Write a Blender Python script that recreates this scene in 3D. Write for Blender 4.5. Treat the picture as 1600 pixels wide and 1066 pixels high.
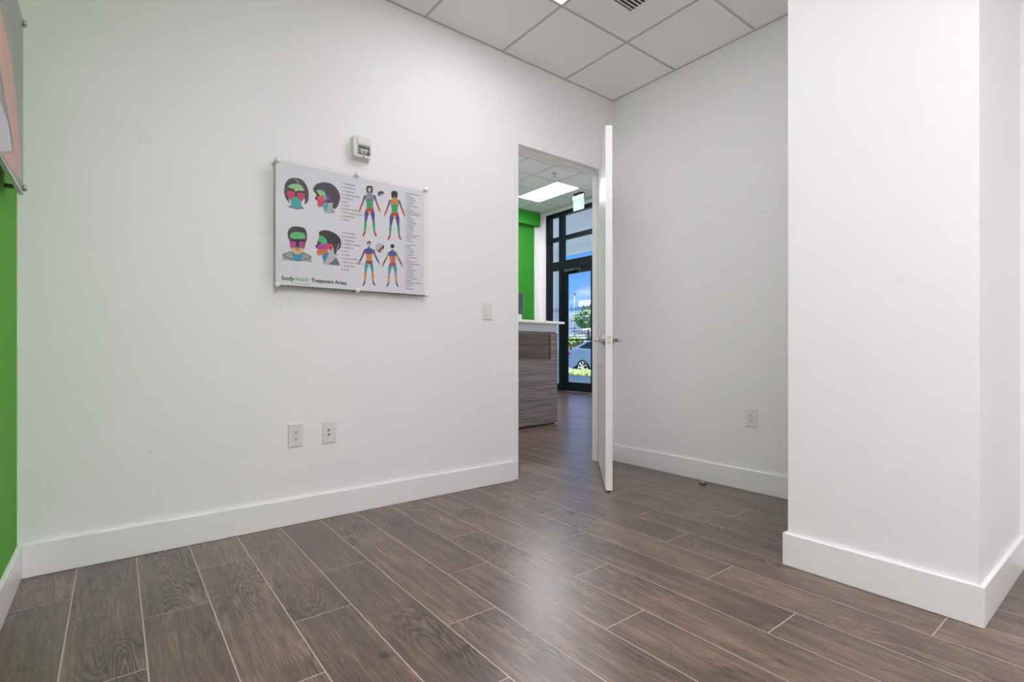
import bpy, bmesh, math, random
from mathutils import Vector, Matrix

for o in list(bpy.data.objects):
    bpy.data.objects.remove(o, do_unlink=True)
S = bpy.context.scene
COL = S.collection
random.seed(7)

# ------------------------------------------------------------------ camera
CAM_H = 0.942
FPX = 798.6
YAW = math.atan2(1027.0, 798.6)          # viewing direction, measured from +X towards +Y
cam = bpy.data.cameras.new('camera')
cam.sensor_width = 36.0
cam.lens = 36.0 * FPX / 1600.0
cam.shift_y = -(533.0 - 546.0) / 1600.0
cam.clip_start = 0.02
cam.clip_end = 500
cam_ob = bpy.data.objects.new('camera', cam)
COL.objects.link(cam_ob)
cam_ob.location = (0, 0, CAM_H)
cam_ob.rotation_euler = (math.pi / 2, 0, YAW - math.pi / 2)
S.camera = cam_ob

# ------------------------------------------------------------------ world, sun, exposure
W = bpy.data.worlds.new('sky')
S.world = W
W.use_nodes = True
nt = W.node_tree
nt.nodes.clear()
wo = nt.nodes.new('ShaderNodeOutputWorld')
bg = nt.nodes.new('ShaderNodeBackground')
tc = nt.nodes.new('ShaderNodeTexCoord')
sx = nt.nodes.new('ShaderNodeSeparateXYZ')
cr = nt.nodes.new('ShaderNodeValToRGB')
cr.color_ramp.elements[0].position = 0.0
cr.color_ramp.elements[0].color = (0.36, 0.60, 1.0, 1)
cr.color_ramp.elements[1].position = 0.6
cr.color_ramp.elements[1].color = (0.06, 0.19, 0.62, 1)
e = cr.color_ramp.elements.new(0.16)
e.color = (0.13, 0.34, 0.88, 1)
nz = nt.nodes.new('ShaderNodeTexNoise')
mp = nt.nodes.new('ShaderNodeMapping')
mp.inputs['Scale'].default_value = (5, 5, 22)
nz.inputs['Scale'].default_value = 1.6
nz.inputs['Detail'].default_value = 5
cl = nt.nodes.new('ShaderNodeMapRange')
cl.inputs['From Min'].default_value = 0.52
cl.inputs['From Max'].default_value = 0.78
mixc = nt.nodes.new('ShaderNodeMix')
mixc.data_type = 'RGBA'
mixc.inputs[7].default_value = (0.75, 0.86, 1.0, 1)
nt.links.new(tc.outputs['Generated'], sx.inputs[0])
nt.links.new(sx.outputs['Z'], cr.inputs[0])
nt.links.new(tc.outputs['Generated'], mp.inputs['Vector'])
nt.links.new(mp.outputs[0], nz.inputs['Vector'])
nt.links.new(nz.outputs['Fac'], cl.inputs['Value'])
nt.links.new(cl.outputs[0], mixc.inputs[0])
nt.links.new(cr.outputs[0], mixc.inputs[6])
nt.links.new(mixc.outputs[2], bg.inputs['Color'])
bg.inputs['Strength'].default_value = 1.15
nt.links.new(bg.outputs[0], wo.inputs[0])

sun = bpy.data.lights.new('sun', 'SUN')
sun.energy = 8.0
sun.angle = math.radians(0.6)
sun.color = (1.0, 0.96, 0.9)
sun_ob = bpy.data.objects.new('sun', sun)
COL.objects.link(sun_ob)
sun_ob.rotation_euler = Vector((0.22, -0.3, -0.93)).to_track_quat('-Z', 'Y').to_euler()

S.view_settings.view_transform = 'Standard'
S.view_settings.look = 'None'
S.view_settings.exposure = 0.07
S.view_settings.gamma = 1.0
S.view_settings.use_curve_mapping = False
ROOM_LAMP = 25.5
LOBBY_LAMP = 30.0
S.cycles.diffuse_bounces = 8

# ------------------------------------------------------------------ helpers
def srgb(r, g, b):
    f = lambda c: (c / 255.0 / 12.92) if c / 255.0 <= 0.04045 else ((c / 255.0 + 0.055) / 1.055) ** 2.4
    return (f(r), f(g), f(b), 1.0)

def bsdf_of(m):
    return next(n for n in m.node_tree.nodes if n.type == 'BSDF_PRINCIPLED')

def mat(name, col, rough=0.5, metal=0.0, spec=0.5, var=0.04, scale=30.0, bump=0.0, emit=None, estr=0.0, coat=0.0):
    """principled material with a faint procedural mottling"""
    m = bpy.data.materials.new(name)
    m.use_nodes = True
    n = m.node_tree
    b = bsdf_of(m)
    b.inputs['Roughness'].default_value = rough
    b.inputs['Metallic'].default_value = metal
    b.inputs['Specular IOR Level'].default_value = spec
    b.inputs['Coat Weight'].default_value = coat
    t = n.nodes.new('ShaderNodeTexCoord')
    z = n.nodes.new('ShaderNodeTexNoise')
    z.inputs['Scale'].default_value = scale
    z.inputs['Detail'].default_value = 4
    n.links.new(t.outputs['Object'], z.inputs['Vector'])
    mx = n.nodes.new('ShaderNodeMix')
    mx.data_type = 'RGBA'
    mx.inputs[6].default_value = tuple(c * (1 - var) for c in col[:3]) + (1,)
    mx.inputs[7].default_value = tuple(min(1, c * (1 + var)) for c in col[:3]) + (1,)
    n.links.new(z.outputs['Fac'], mx.inputs[0])
    n.links.new(mx.outputs[2], b.inputs['Base Color'])
    if bump:
        bp = n.nodes.new('ShaderNodeBump')
        bp.inputs['Strength'].default_value = bump
        bp.inputs['Distance'].default_value = 0.002
        n.links.new(z.outputs['Fac'], bp.inputs['Height'])
        n.links.new(bp.outputs[0], b.inputs['Normal'])
    if emit:
        b.inputs['Emission Color'].default_value = emit
        b.inputs['Emission Strength'].default_value = estr
    return m

def glass_mat(name, tint, gloss, rough=0.02, edge=0.7):
    m = bpy.data.materials.new(name)
    m.use_nodes = True
    n = m.node_tree
    n.nodes.clear()
    o = n.nodes.new('ShaderNodeOutputMaterial')
    tr = n.nodes.new('ShaderNodeBsdfTransparent')
    tr.inputs[0].default_value = tint
    gl = n.nodes.new('ShaderNodeBsdfGlossy')
    gl.inputs['Roughness'].default_value = rough
    lw = n.nodes.new('ShaderNodeLayerWeight')
    lw.inputs['Blend'].default_value = 0.5
    pw = n.nodes.new('ShaderNodeMath')
    pw.operation = 'POWER'
    pw.inputs[1].default_value = 4.0
    fr = n.nodes.new('ShaderNodeMath')
    fr.operation = 'MULTIPLY_ADD'
    fr.inputs[1].default_value = edge
    fr.inputs[2].default_value = gloss
    n.links.new(lw.outputs['Facing'], pw.inputs[0])
    n.links.new(pw.outputs[0], fr.inputs[0])
    mx = n.nodes.new('ShaderNodeMixShader')
    n.links.new(fr.outputs[0], mx.inputs[0])
    n.links.new(tr.outputs[0], mx.inputs[1])
    n.links.new(gl.outputs[0], mx.inputs[2])
    n.links.new(mx.outputs[0], o.inputs[0])
    return m

def B(bm, x0, x1, y0, y1, z0, z1):
    v = [bm.verts.new(p) for p in ((x0, y0, z0), (x1, y0, z0), (x1, y1, z0), (x0, y1, z0),
                                   (x0, y0, z1), (x1, y0, z1), (x1, y1, z1), (x0, y1, z1))]
    for f in ((3, 2, 1, 0), (4, 5, 6, 7), (0, 1, 5, 4), (1, 2, 6, 5), (2, 3, 7, 6), (3, 0, 4, 7)):
        bm.faces.new([v[i] for i in f])

def boxes(*bs):
    bm = bmesh.new()
    for b in bs:
        B(bm, *b)
    return bm

def cyl(bm, p, q, r0, r1=None, n=20):
    """capped cone from p to q"""
    r1 = r0 if r1 is None else r1
    p, q = Vector(p), Vector(q)
    d = (q - p).normalized()
    a = d.orthogonal().normalized()
    b = d.cross(a)
    A = [bm.verts.new(p + r0 * (math.cos(2 * math.pi * i / n) * a + math.sin(2 * math.pi * i / n) * b)) for i in range(n)]
    C = [bm.verts.new(q + r1 * (math.cos(2 * math.pi * i / n) * a + math.sin(2 * math.pi * i / n) * b)) for i in range(n)]
    for i in range(n):
        f = bm.faces.new((A[i], A[(i + 1) % n], C[(i + 1) % n], C[i]))
        f.smooth = True
    bm.faces.new(A[::-1])
    bm.faces.new(C)

def lathe(bm, origin, axis, prof, n=20):
    """profile of (radius, distance along axis)"""
    o = Vector(origin)
    d = Vector(axis).normalized()
    a = d.orthogonal().normalized()
    b = d.cross(a)
    rings = []
    for r, h in prof:
        rings.append([bm.verts.new(o + d * h + max(r, 1e-5) * (math.cos(2 * math.pi * i / n) * a + math.sin(2 * math.pi * i / n) * b)) for i in range(n)])
    for R, Q in zip(rings, rings[1:]):
        for i in range(n):
            f = bm.faces.new((R[i], R[(i + 1) % n], Q[(i + 1) % n], Q[i]))
            f.smooth = True
    bm.faces.new(rings[0][::-1])
    bm.faces.new(rings[-1])

def prism(bm, pts, lo, hi, put):
    """extrude 2-D outline; put(a, b, h) maps to 3-D"""
    A = [bm.verts.new(put(a, b, lo)) for a, b in pts]
    C = [bm.verts.new(put(a, b, hi)) for a, b in pts]
    n = len(pts)
    for i in range(n):
        bm.faces.new((A[i], A[(i + 1) % n], C[(i + 1) % n], C[i]))
    bm.faces.new(A[::-1])
    bm.faces.new(C)

def rrect(x0, x1, y0, y1, r, k=4):
    out = []
    for cx, cy, a0 in ((x1 - r, y0 + r, -90), (x1 - r, y1 - r, 0), (x0 + r, y1 - r, 90), (x0 + r, y0 + r, 180)):
        for i in range(k + 1):
            a = math.radians(a0 + 90 * i / k)
            out.append((cx + r * math.cos(a), cy + r * math.sin(a)))
    return out

def obj(name, bm, m, parent=None, bevel=0.0, seg=2, normals=True):
    if normals:
        bmesh.ops.recalc_face_normals(bm, faces=bm.faces[:])
    me = bpy.data.meshes.new(name)
    bm.to_mesh(me)
    bm.free()
    for x in (m if isinstance(m, (list, tuple)) else [m]):
        me.materials.append(x)
    o = bpy.data.objects.new(name, me)
    COL.objects.link(o)
    if parent:
        o.parent = parent
    if bevel:
        b = o.modifiers.new('bevel', 'BEVEL')
        b.width = bevel
        b.segments = seg
        b.limit_method = 'ANGLE'
        b.angle_limit = math.radians(40)
    return o

def tag(o, label, cat, group=None):
    o['label'] = label
    o['category'] = cat
    if group:
        o['group'] = group
    return o

def thing(name, label, cat, loc=(0, 0, 0), rz=0.0, group=None):
    o = bpy.data.objects.new(name, None)
    o.empty_display_size = 0.05
    COL.objects.link(o)
    o.location = loc
    o.rotation_euler = (0, 0, rz)
    return tag(o, label, cat, group)

def struct(name, bm, m, label=None, bevel=0.0):
    o = obj(name, bm, m, None, bevel)
    o['kind'] = 'structure'
    if label:
        o['label'] = label
    return o

def text_mesh(body, size, ax='LEFT', bold=0.0, shear=0.0):
    cu = bpy.data.curves.new('lettering', 'FONT')
    cu.body = body
    cu.size = size
    cu.align_x = ax
    cu.offset = bold
    cu.shear = shear
    cu.resolution_u = 2
    t = bpy.data.objects.new('lettering', cu)
    COL.objects.link(t)
    dg = bpy.context.evaluated_depsgraph_get()
    me = bpy.data.meshes.new_from_object(t.evaluated_get(dg))
    bpy.data.objects.remove(t)
    bpy.data.curves.remove(cu)
    return me

# ------------------------------------------------------------------ materials
def wall_paint(name, col, rough=0.55, spots=()):
    m = mat(name, col, rough, var=0.012, scale=2.2)
    n = m.node_tree
    b = bsdf_of(m)
    t = n.nodes.new('ShaderNodeTexCoord')
    z = n.nodes.new('ShaderNodeTexNoise')
    z.inputs['Scale'].default_value = 180
    bp = n.nodes.new('ShaderNodeBump')
    bp.inputs['Strength'].default_value = 0.10
    bp.inputs['Distance'].default_value = 0.001
    n.links.new(t.outputs['Object'], z.inputs['Vector'])
    n.links.new(z.outputs['Fac'], bp.inputs['Height'])
    n.links.new(bp.outputs[0], b.inputs['Normal'])
    src = b.inputs['Base Color'].links[0].from_socket
    for (c, r, k) in spots:                    # dull roundish smudges on the paint
        d = n.nodes.new('ShaderNodeVectorMath')
        d.operation = 'DISTANCE'
        d.inputs[1].default_value = c
        n.links.new(t.outputs['Object'], d.inputs[0])
        r_ = n.nodes.new('ShaderNodeMapRange')
        r_.inputs['From Min'].default_value = r * 0.7
        r_.inputs['From Max'].default_value = r
        r_.inputs['To Min'].default_value = 1 - k
        r_.inputs['To Max'].default_value = 1.0
        n.links.new(d.outputs['Value'], r_.inputs['Value'])
        mu = n.nodes.new('ShaderNodeMix')
        mu.data_type = 'RGBA'
        mu.blend_type = 'MULTIPLY'
        mu.inputs[0].default_value = 1.0
        n.links.new(src, mu.inputs[6])
        n.links.new(r_.outputs[0], mu.inputs[7])
        src = mu.outputs[2]
    n.links.new(src, b.inputs['Base Color'])
    return m

WHITE = (0.915, 0.91, 0.905, 1)
M_wall = wall_paint('white_wall_paint', WHITE, spots=(((0.11, 2.90, 1.92), 0.035, 0.035), ((3.343, 1.62, 1.83), 0.016, 0.05),
                                                   ((2.325, 0.62, 1.20), 0.012, 0.05), ((0.13, 2.90, 0.47), 0.014, 0.06)))
M_green = wall_paint('green_wall_paint', srgb(90, 174, 46), 0.8)
M_green2 = wall_paint('deep_green_wall_paint', srgb(48, 148, 36), 0.8)
M_trim = mat('white_semi_gloss_trim', (0.91, 0.91, 0.90, 1), 0.28, var=0.01, scale=3)
M_door = mat('white_painted_door', (0.90, 0.90, 0.89, 1), 0.3, var=0.01, scale=3)
M_tile = mat('ceiling_tile_board', (0.90, 0.90, 0.895, 1), 0.95, var=0.04, scale=160, bump=0.25)
M_grid = mat('ceiling_grid_metal', (0.52, 0.52, 0.52, 1), 0.5, var=0.02)
M_plastic = mat('white_plastic', (0.78, 0.78, 0.76, 1), 0.3, var=0.01)
M_dark = mat('dark_slot', (0.03, 0.03, 0.03, 1), 0.6)
M_steel = mat('brushed_nickel', (0.55, 0.53, 0.50, 1), 0.28, metal=1.0, var=0.05, scale=90)
M_chrome = mat('satin_white_metal_cap', (0.90, 0.90, 0.90, 1), 0.2, metal=0.15, var=0.01)
M_rubber = mat('black_rubber', (0.02, 0.018, 0.016, 1), 0.7)
M_black = mat('black_aluminium_frame', srgb(14, 17, 30), 0.45, var=0.08, spec=0.3)
M_glass = glass_mat('window_glass', (0.96, 0.985, 0.995, 1), 0.03)
M_acryl = glass_mat('clear_acrylic', (0.99, 0.99, 0.985, 1), 0.006, 0.35, 0.25)
M_grout = mat('beige_grout', srgb(186, 172, 162), 0.85, var=0.08, scale=60)
M_conc = mat('pale_concrete', (0.62, 0.62, 0.60, 1), 0.9, var=0.08, scale=3)
M_asph = mat('asphalt', (0.30, 0.31, 0.33, 1), 0.95, var=0.2, scale=8)
M_stucco = mat('white_stucco', (0.86, 0.85, 0.82, 1), 0.9, var=0.05, scale=4)
M_filllamp = mat('fill_lamp_lens', (0.9, 0.9, 0.9, 1), 0.4, emit=(1.0, 0.978, 1.045, 1), estr=ROOM_LAMP)  # lens of the added fill panels
M_smalllamp = mat('small_lamp_lens', (0.9, 0.9, 0.9, 1), 0.4, emit=(1.0, 0.978, 1.045, 1), estr=ROOM_LAMP * 0.50)
M_lobbylamp = mat('lobby_lamp_lens', (0.9, 0.9, 0.9, 1), 0.4, emit=(1.0, 0.975, 1.06, 1), estr=LOBBY_LAMP)
M_basket = mat('lamp_basket_strip', (0.9, 0.9, 0.9, 1), 0.4, emit=(1.0, 0.985, 0.97, 1), estr=0.6)
M_lampwhite = mat('lamp_housing_white', (0.88, 0.88, 0.88, 1), 0.4, var=0.01)

def wood_floor():
    m = bpy.data.materials.new('wood_look_plank')
    m.use_nodes = True
    n = m.node_tree
    L = n.links
    b = bsdf_of(m)
    N = lambda t: n.nodes.new(t)
    t = N('ShaderNodeTexCoord')
    oi = N('ShaderNodeObjectInfo')
    off = N('ShaderNodeMath'); off.operation = 'MULTIPLY'; off.inputs[1].default_value = 57.0
    L.new(oi.outputs['Random'], off.inputs[0])
    cx = N('ShaderNodeCombineXYZ')
    L.new(off.outputs[0], cx.inputs[0]); L.new(off.outputs[0], cx.inputs[1]); L.new(off.outputs[0], cx.inputs[2])
    add = N('ShaderNodeVectorMath'); add.operation = 'ADD'
    L.new(t.outputs['Object'], add.inputs[0]); L.new(cx.outputs[0], add.inputs[1])
    def noise(scale_vec, sc, det, rough=0.5, dist=0.0):
        mp_ = N('ShaderNodeMapping'); mp_.inputs['Scale'].default_value = scale_vec
        L.new(add.outputs[0], mp_.inputs['Vector'])
        z = N('ShaderNodeTexNoise')
        z.inputs['Scale'].default_value = sc; z.inputs['Detail'].default_value = det
        z.inputs['Roughness'].default_value = rough; z.inputs['Distortion'].default_value = dist
        L.new(mp_.outputs[0], z.inputs['Vector'])
        return z.outputs['Fac']
    def math_(op, a, b_=None, c_=None):
        k = N('ShaderNodeMath'); k.operation = op
        for i, q in enumerate((a, b_, c_)):
            if q is None: continue
            if isinstance(q, (int, float)): k.inputs[i].default_value = q
            else: L.new(q, k.inputs[i])
        return k.outputs[0]
    field = noise((1.0, 0.17, 1.0), 8.0, 2.0, 0.45, 0.25)          # rings: contour lines of a stretched field
    wob = noise((1.0, 0.5, 1.0), 45.0, 3.0)
    ph = math_('ADD', math_('MULTIPLY', field, 170.0), math_('MULTIPLY', wob, 3.0))
    ring = math_('MULTIPLY_ADD', math_('SINE', ph), 0.5, 0.5)
    ring = math_('POWER', ring, 1.6)
    area = N('ShaderNodeMapRange')                                   # rings strong only in places
    area.inputs['From Min'].default_value = 0.48; area.inputs['From Max'].default_value = 0.72
    L.new(noise((1.0, 0.45, 1.0), 4.0, 1.0), area.inputs['Value'])
    ringm = math_('MULTIPLY', ring, math_('MULTIPLY_ADD', area.outputs[0], 0.8, 0.10))
    fibre = noise((1.0, 0.03, 1.0), 300.0, 4.0, 0.65)
    streak = noise((1.0, 0.06, 1.0), 40.0, 3.0, 0.55)
    blotch = noise((1.0, 0.4, 1.0), 9.0, 3.0)
    knot = N('ShaderNodeMapRange')
    knot.inputs['From Min'].default_value = 0.69; knot.inputs['From Max'].default_value = 0.80
    L.new(noise((1.0, 0.45, 1.0), 13.0, 2.0, 0.5, 0.4), knot.inputs['Value'])
    v = math_('ADD', math_('MULTIPLY', fibre, 0.85), math_('MULTIPLY_ADD', streak, 0.5, -0.13))
    v = math_('ADD', v, math_('MULTIPLY', math_('SUBTRACT', blotch, 0.5), 0.40))
    v = math_('SUBTRACT', v, math_('MULTIPLY', ringm, 0.42))
    v = math_('SUBTRACT', v, math_('MULTIPLY', knot.outputs[0], 0.45))
    v = math_('ADD', v, math_('MULTIPLY', math_('SUBTRACT', oi.outputs['Random'], 0.5), 0.10))
    ramp = N('ShaderNodeValToRGB')
    R = ramp.color_ramp
    R.elements[0].position = 0.16; R.elements[0].color = srgb(36, 26, 19)
    R.elements[1].position = 0.80; R.elements[1].color = srgb(148, 122, 100)
    e1 = R.elements.new(0.30); e1.color = srgb(67, 51, 40)
    e2 = R.elements.new(0.52); e2.color = srgb(94, 75, 60)
    L.new(v, ramp.inputs[0])
    L.new(ramp.outputs[0], b.inputs['Base Color'])
    rr = N('ShaderNodeMapRange')
    rr.inputs['To Min'].default_value = 0.26; rr.inputs['To Max'].default_value = 0.38
    L.new(streak, rr.inputs['Value'])
    L.new(rr.outputs[0], b.inputs['Roughness'])
    b.inputs['Specular IOR Level'].default_value = 0.55
    b.inputs['Coat Weight'].default_value = 0.42
    b.inputs['Coat Roughness'].default_value = 0.25
    bp = N('ShaderNodeBump')
    bp.inputs['Strength'].default_value = 0.12; bp.inputs['Distance'].default_value = 0.001
    L.new(v, bp.inputs['Height']); L.new(bp.outputs[0], b.inputs['Normal'])
    return m
M_plank = wood_floor()

def laminate(name, dark, light, along=(0.03, 1.0, 1.0)):
    m = bpy.data.materials.new(name)
    m.use_nodes = True
    n = m.node_tree
    b = bsdf_of(m)
    t = n.nodes.new('ShaderNodeTexCoord')
    mp_ = n.nodes.new('ShaderNodeMapping')
    mp_.inputs['Scale'].default_value = along
    z = n.nodes.new('ShaderNodeTexNoise')
    z.inputs['Scale'].default_value = 38
    z.inputs['Detail'].default_value = 5
    z.inputs['Roughness'].default_value = 0.65
    r = n.nodes.new('ShaderNodeValToRGB')
    r.color_ramp.elements[0].position = 0.32
    r.color_ramp.elements[0].color = dark
    r.color_ramp.elements[1].position = 0.68
    r.color_ramp.elements[1].color = light
    n.links.new(t.outputs['Object'], mp_.inputs['Vector'])
    n.links.new(mp_.outputs[0], z.inputs['Vector'])
    n.links.new(z.outputs['Fac'], r.inputs[0])
    n.links.new(r.outputs[0], b.inputs['Base Color'])
    b.inputs['Roughness'].default_value = 0.4
    return m
M_lam = laminate('grey_driftwood_laminate', srgb(70, 64, 66), srgb(150, 140, 140))
M_lam_dk = laminate('exposure_darkened_laminate', srgb(44, 34, 30), srgb(104, 84, 74))  # exposure darkening of the desk front painted into the laminate colour

# ------------------------------------------------------------------ room measures (metres)
XL, XR = -0.316, 3.343        # green wall, wall behind the open door
YA, YB = 2.900, -3.40         # wall with the chart, wall behind the camera
WT = 0.12                     # thickness of the chart wall
CH = 3.048                    # ceiling of the room
LX0, LX1 = 1.50, 8.00         # lobby
LY0, LY1 = YA + WT, 9.20
LH = 4.14
DX0, DX1, DH = 2.310, 3.220, 2.432   # door opening
COLX, COLY0, COLY1 = 2.325, 0.397, 1.025
FURX = 3.10
BH, BT = 0.139, 0.016

# ------------------------------------------------------------------ floor with planks
floor = struct('floor', boxes((XL - 0.2, LX1 + 0.12, YB - 0.2, LY1 + 0.2, -0.12, -0.0006)), M_grout,
               'dark brown wood-look plank tile floor with pale joints')
PW, PL, GAP = 0.2046, 1.0345, 0.0038
PX0 = -0.127
ROWOFF = {0: 1.853, 1: 2.200, 2: 2.548}
plank_cache = {}
def plank_mesh(w, l):
    key = (round(w, 4), round(l, 4))
    if key not in plank_cache:
        bm = bmesh.new()
        x, y, c = w / 2, l / 2, 0.0007
        lo = [bm.verts.new(p) for p in ((-x, -y, -0.009), (x, -y, -0.009), (x, y, -0.009), (-x, y, -0.009))]
        mi = [bm.verts.new(p) for p in ((-x, -y, -c), (x, -y, -c), (x, y, -c), (-x, y, -c))]
        hi = [bm.verts.new(p) for p in ((-x + c, -y + c, 0), (x - c, -y + c, 0), (x - c, y - c, 0), (-x + c, y - c, 0))]
        for A, C in ((lo, mi), (mi, hi)):
            for i in range(4):
                bm.faces.new((A[i], A[(i + 1) % 4], C[(i + 1) % 4], C[i]))
        bm.faces.new(hi)
        me = bpy.data.meshes.new('plank')
        bm.to_mesh(me)
        bm.free()
        me.materials.append(M_plank)
        plank_cache[key] = me
    return plank_cache[key]
rest_bm = bmesh.new()                 # planks that no line of sight from the room reaches, joined
for r in range(-1, 41):
    x0, x1 = PX0 + r * PW, PX0 + (r + 1) * PW
    x0c, x1c = max(x0, XL), min(x1, LX1)
    if x1c - x0c < 0.02:
        continue
    xm = (x0c + x1c) / 2
    ylo, yhi = YB, LY1
    if xm < LX0:
        yhi = YA
    if xm > XR:
        ylo = LY0
    for k in range(-6, 9):
        a = ROWOFF[r % 3] + k * PL
        y0c, y1c = max(a, ylo), min(a + PL, yhi)
        if y1c - y0c < 0.03:
            continue
        ym = (y0c + y1c) / 2
        if ym < -2.2 or (ym > 3.6 and xm < 2.2):
            w_, l_ = (x1c - x0c - GAP) / 2, (y1c - y0c - GAP) / 2
            B(rest_bm, xm - w_, xm + w_, ym - l_, ym + l_, -0.009, 0)
            continue
        o = bpy.data.objects.new('plank', plank_mesh(x1c - x0c - GAP, y1c - y0c - GAP))
        COL.objects.link(o)
        o.parent = floor
        o.location = (xm, (y0c + y1c) / 2, 0)

obj('plank_remainder', rest_bm, M_plank, floor)['kind'] = 'stuff'

# ------------------------------------------------------------------ walls
struct('wall_left', boxes((XL - 0.15, XL, 1.60, YA, 0, LH)), M_green, 'bright green painted wall at the left edge')
struct('wall_left_rear', boxes((XL - 0.15, XL, YB - 0.15, 1.60, 0, LH)), M_wall)  # unseen stretch, made white to cut green bounce light in the room
struct('wall_back', boxes((XL - 0.15, DX0 - 0.03, YA, LY0, 0, LH), (DX0 - 0.03, DX1 + 0.03, YA, LY0, DH + 0.03, LH), (DX1 + 0.03, LX1 + 0.15, YA, LY0, 0, LH)),
       M_wall, 'white wall carrying the framed chart and the doorway')
struct('wall_right', boxes((XR, XR + 0.12, YB - 0.15, YA, 0, LH)), M_wall, 'white wall behind the open door')
struct('wall_front', boxes((XL, XR, YB - 0.15, YB, 0, LH)), M_wall, 'white wall behind the camera')
struct('wall_column', boxes((COLX, XR, COLY0, COLY1, 0, CH + 0.02)), M_wall, 'white boxed wall column at the right', bevel=0.003)
struct('wall_furring', boxes((FURX, XR, YB, COLY0, 0, CH + 0.02)), M_wall, 'white wall meeting the column at the right edge')
# lobby shell
struct('wall_lobby_left', boxes((LX0 - 0.15, LX0, LY0, LY1, 0, LH)), M_wall)
GX = 7.815
struct('wall_lobby_back', boxes((5.6, GX, LY1, LY1 + 0.15, 0, LH)), M_green2, 'green lobby wall seen through the doorway')
struct('wall_lobby_back_left', boxes((LX0 - 0.15, 5.6, LY1, LY1 + 0.15, 0, LH)), M_wall)  # unseen part, made white so less green light reaches the door
struct('wall_lobby_corner', boxes((GX, LX1 + 0.15, LY1 - 0.03, LY1 + 0.15, 0, LH)), M_wall, 'white strip of wall beside the green lobby wall')
struct('trim_soffit', boxes((5.6, 7.90, LY1 - 0.13, LY1, 3.83, LH)), M_green2, 'green soffit band along the top of the green lobby wall')
SFY0, SFY1 = 6.37, 9.01          # storefront opening along Y
SFH = 4.075
struct('wall_storefront', boxes((LX1, LX1 + 0.15, SFY1, LY1, 0, LH), (LX1, LX1 + 0.15, SFY0, SFY1, SFH, LH),
                                (LX1, LX1 + 0.15, LY0, SFY0, 0, LH)), M_wall, 'white wall around the black storefront')
struct('roof', boxes((XL - 0.2, LX1 + 0.2, YB - 0.2, LY1 + 0.2, LH + 0.02, LH + 0.25)), M_stucco)  # unseen slab added so the sun cannot leak into the rooms

# baseboards
def base(name, *bs, label=None):
    struct(name, boxes(*bs), M_trim, label, bevel=0.003)
base('baseboard_back', (XL + BT, DX0 - 0.05, YA - BT, YA, 0, BH), (DX1 + 0.05, XR - BT, YA - BT, YA, 0, BH), label='white baseboard under the chart wall')
base('baseboard_left', (XL, XL + BT, YB + BT, YA, 0, BH), label='white baseboard along the green wall')
base('baseboard_right', (XR - BT, XR, COLY1, YA, 0, BH), label='white baseboard behind the open door')
base('baseboard_column', (COLX - BT, COLX, COLY0 - BT, COLY1 + BT, 0, BH), (COLX, FURX - BT, COLY0 - BT, COLY0, 0, BH), (COLX, XR - BT, COLY1, COLY1 + BT, 0, BH),
     label='tall white baseboard wrapping the column')
base('baseboard_furring', (FURX - BT, FURX, YB, COLY0, 0, BH))
base('baseboard_front', (XL + BT, FURX - BT, YB, YB + BT, 0, BH))
base('baseboard_lobby', (LX0, DX0 - 0.05, LY0, LY0 + BT, 0, BH), (DX1 + 0.05, LX1, LY0, LY0 + BT, 0, BH))

# ------------------------------------------------------------------ ceilings: tiles and grid bars
def ceiling(name, x0, x1, y0, y1, z, gx, gy, skip, label):
    c = struct(name, boxes((x0, x1, y0, y1, z + 0.02, z + 0.06)), M_tile, label)
    def cuts(lo, hi, g):
        a = g - math.ceil((g - lo) / 0.6096) * 0.6096
        out = [lo]
        while a < hi - 1e-6:
            if a > lo + 0.01:
                out.append(a)
            a += 0.6096
        return out + [hi]
    xs, ys = cuts(x0, x1, gx), cuts(y0, y1, gy)
    cache = {}
    for i in range(len(xs) - 1):
        for j in range(len(ys) - 1):
            w, l = xs[i + 1] - xs[i], ys[j + 1] - ys[j]
            if w < 0.02 or l < 0.02:
                continue
            mx_, my_ = (xs[i] + xs[i + 1]) / 2, (ys[j] + ys[j + 1]) / 2
            if any(a < mx_ < b and c_ < my_ < d for a, b, c_, d in skip):
                continue
            key = (round(w, 3), round(l, 3))
            if key not in cache:
                bm = boxes((-w / 2 + 0.004, w / 2 - 0.004, -l / 2 + 0.004, l / 2 - 0.004, 0.002, 0.018))
                bmesh.ops.recalc_face_normals(bm, faces=bm.faces[:])
                me = bpy.data.meshes.new('ceiling_tile')
                bm.to_mesh(me)
                bm.free()
                me.materials.append(M_tile)
                cache[key] = me
            o = bpy.data.objects.new('ceiling_tile', cache[key])
            COL.objects.link(o)
            o.parent = c
            o.location = (mx_, my_, z)
    for x in xs[1:-1]:
        obj('grid_bar', boxes((x - 0.0075, x + 0.0075, y0, y1, z - 0.001, z + 0.019)), M_grid, c)
    for y in ys[1:-1]:
        obj('grid_bar', boxes((x0, x1, y - 0.0075, y + 0.0075, z - 0.0012, z + 0.019)), M_grid, c)
    for b in ((x0, x0 + 0.012, y0, y1), (x1 - 0.012, x1, y0, y1), (x0, x1, y0, y0 + 0.012), (x0, x1, y1 - 0.012, y1)):
        obj('wall_angle', boxes(b + (z - 0.0015, z + 0.019)), M_grid, c)
    return c
GX0, GY0 = 2.775, 2.288                   # a grid crossing of the room ceiling
T = 0.6096
R_L1 = (GX0 - 2 * T, GX0 - T, GY0 - T, GY0)          # lamp near the chart wall
R_FILL1 = (GX0 - 4 * T, GX0 - 3 * T, GY0 - 5 * T, GY0 - 3 * T)  # unseen panel added to fill and flatten the room light
R_FILL2 = (GX0 - 4 * T, GX0 - 3 * T, GY0 - 8 * T, GY0 - 6 * T)  # second added fill panel, unseen, farther back
R_V = (GX0 - T, GX0, GY0 - T, GY0)
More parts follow.
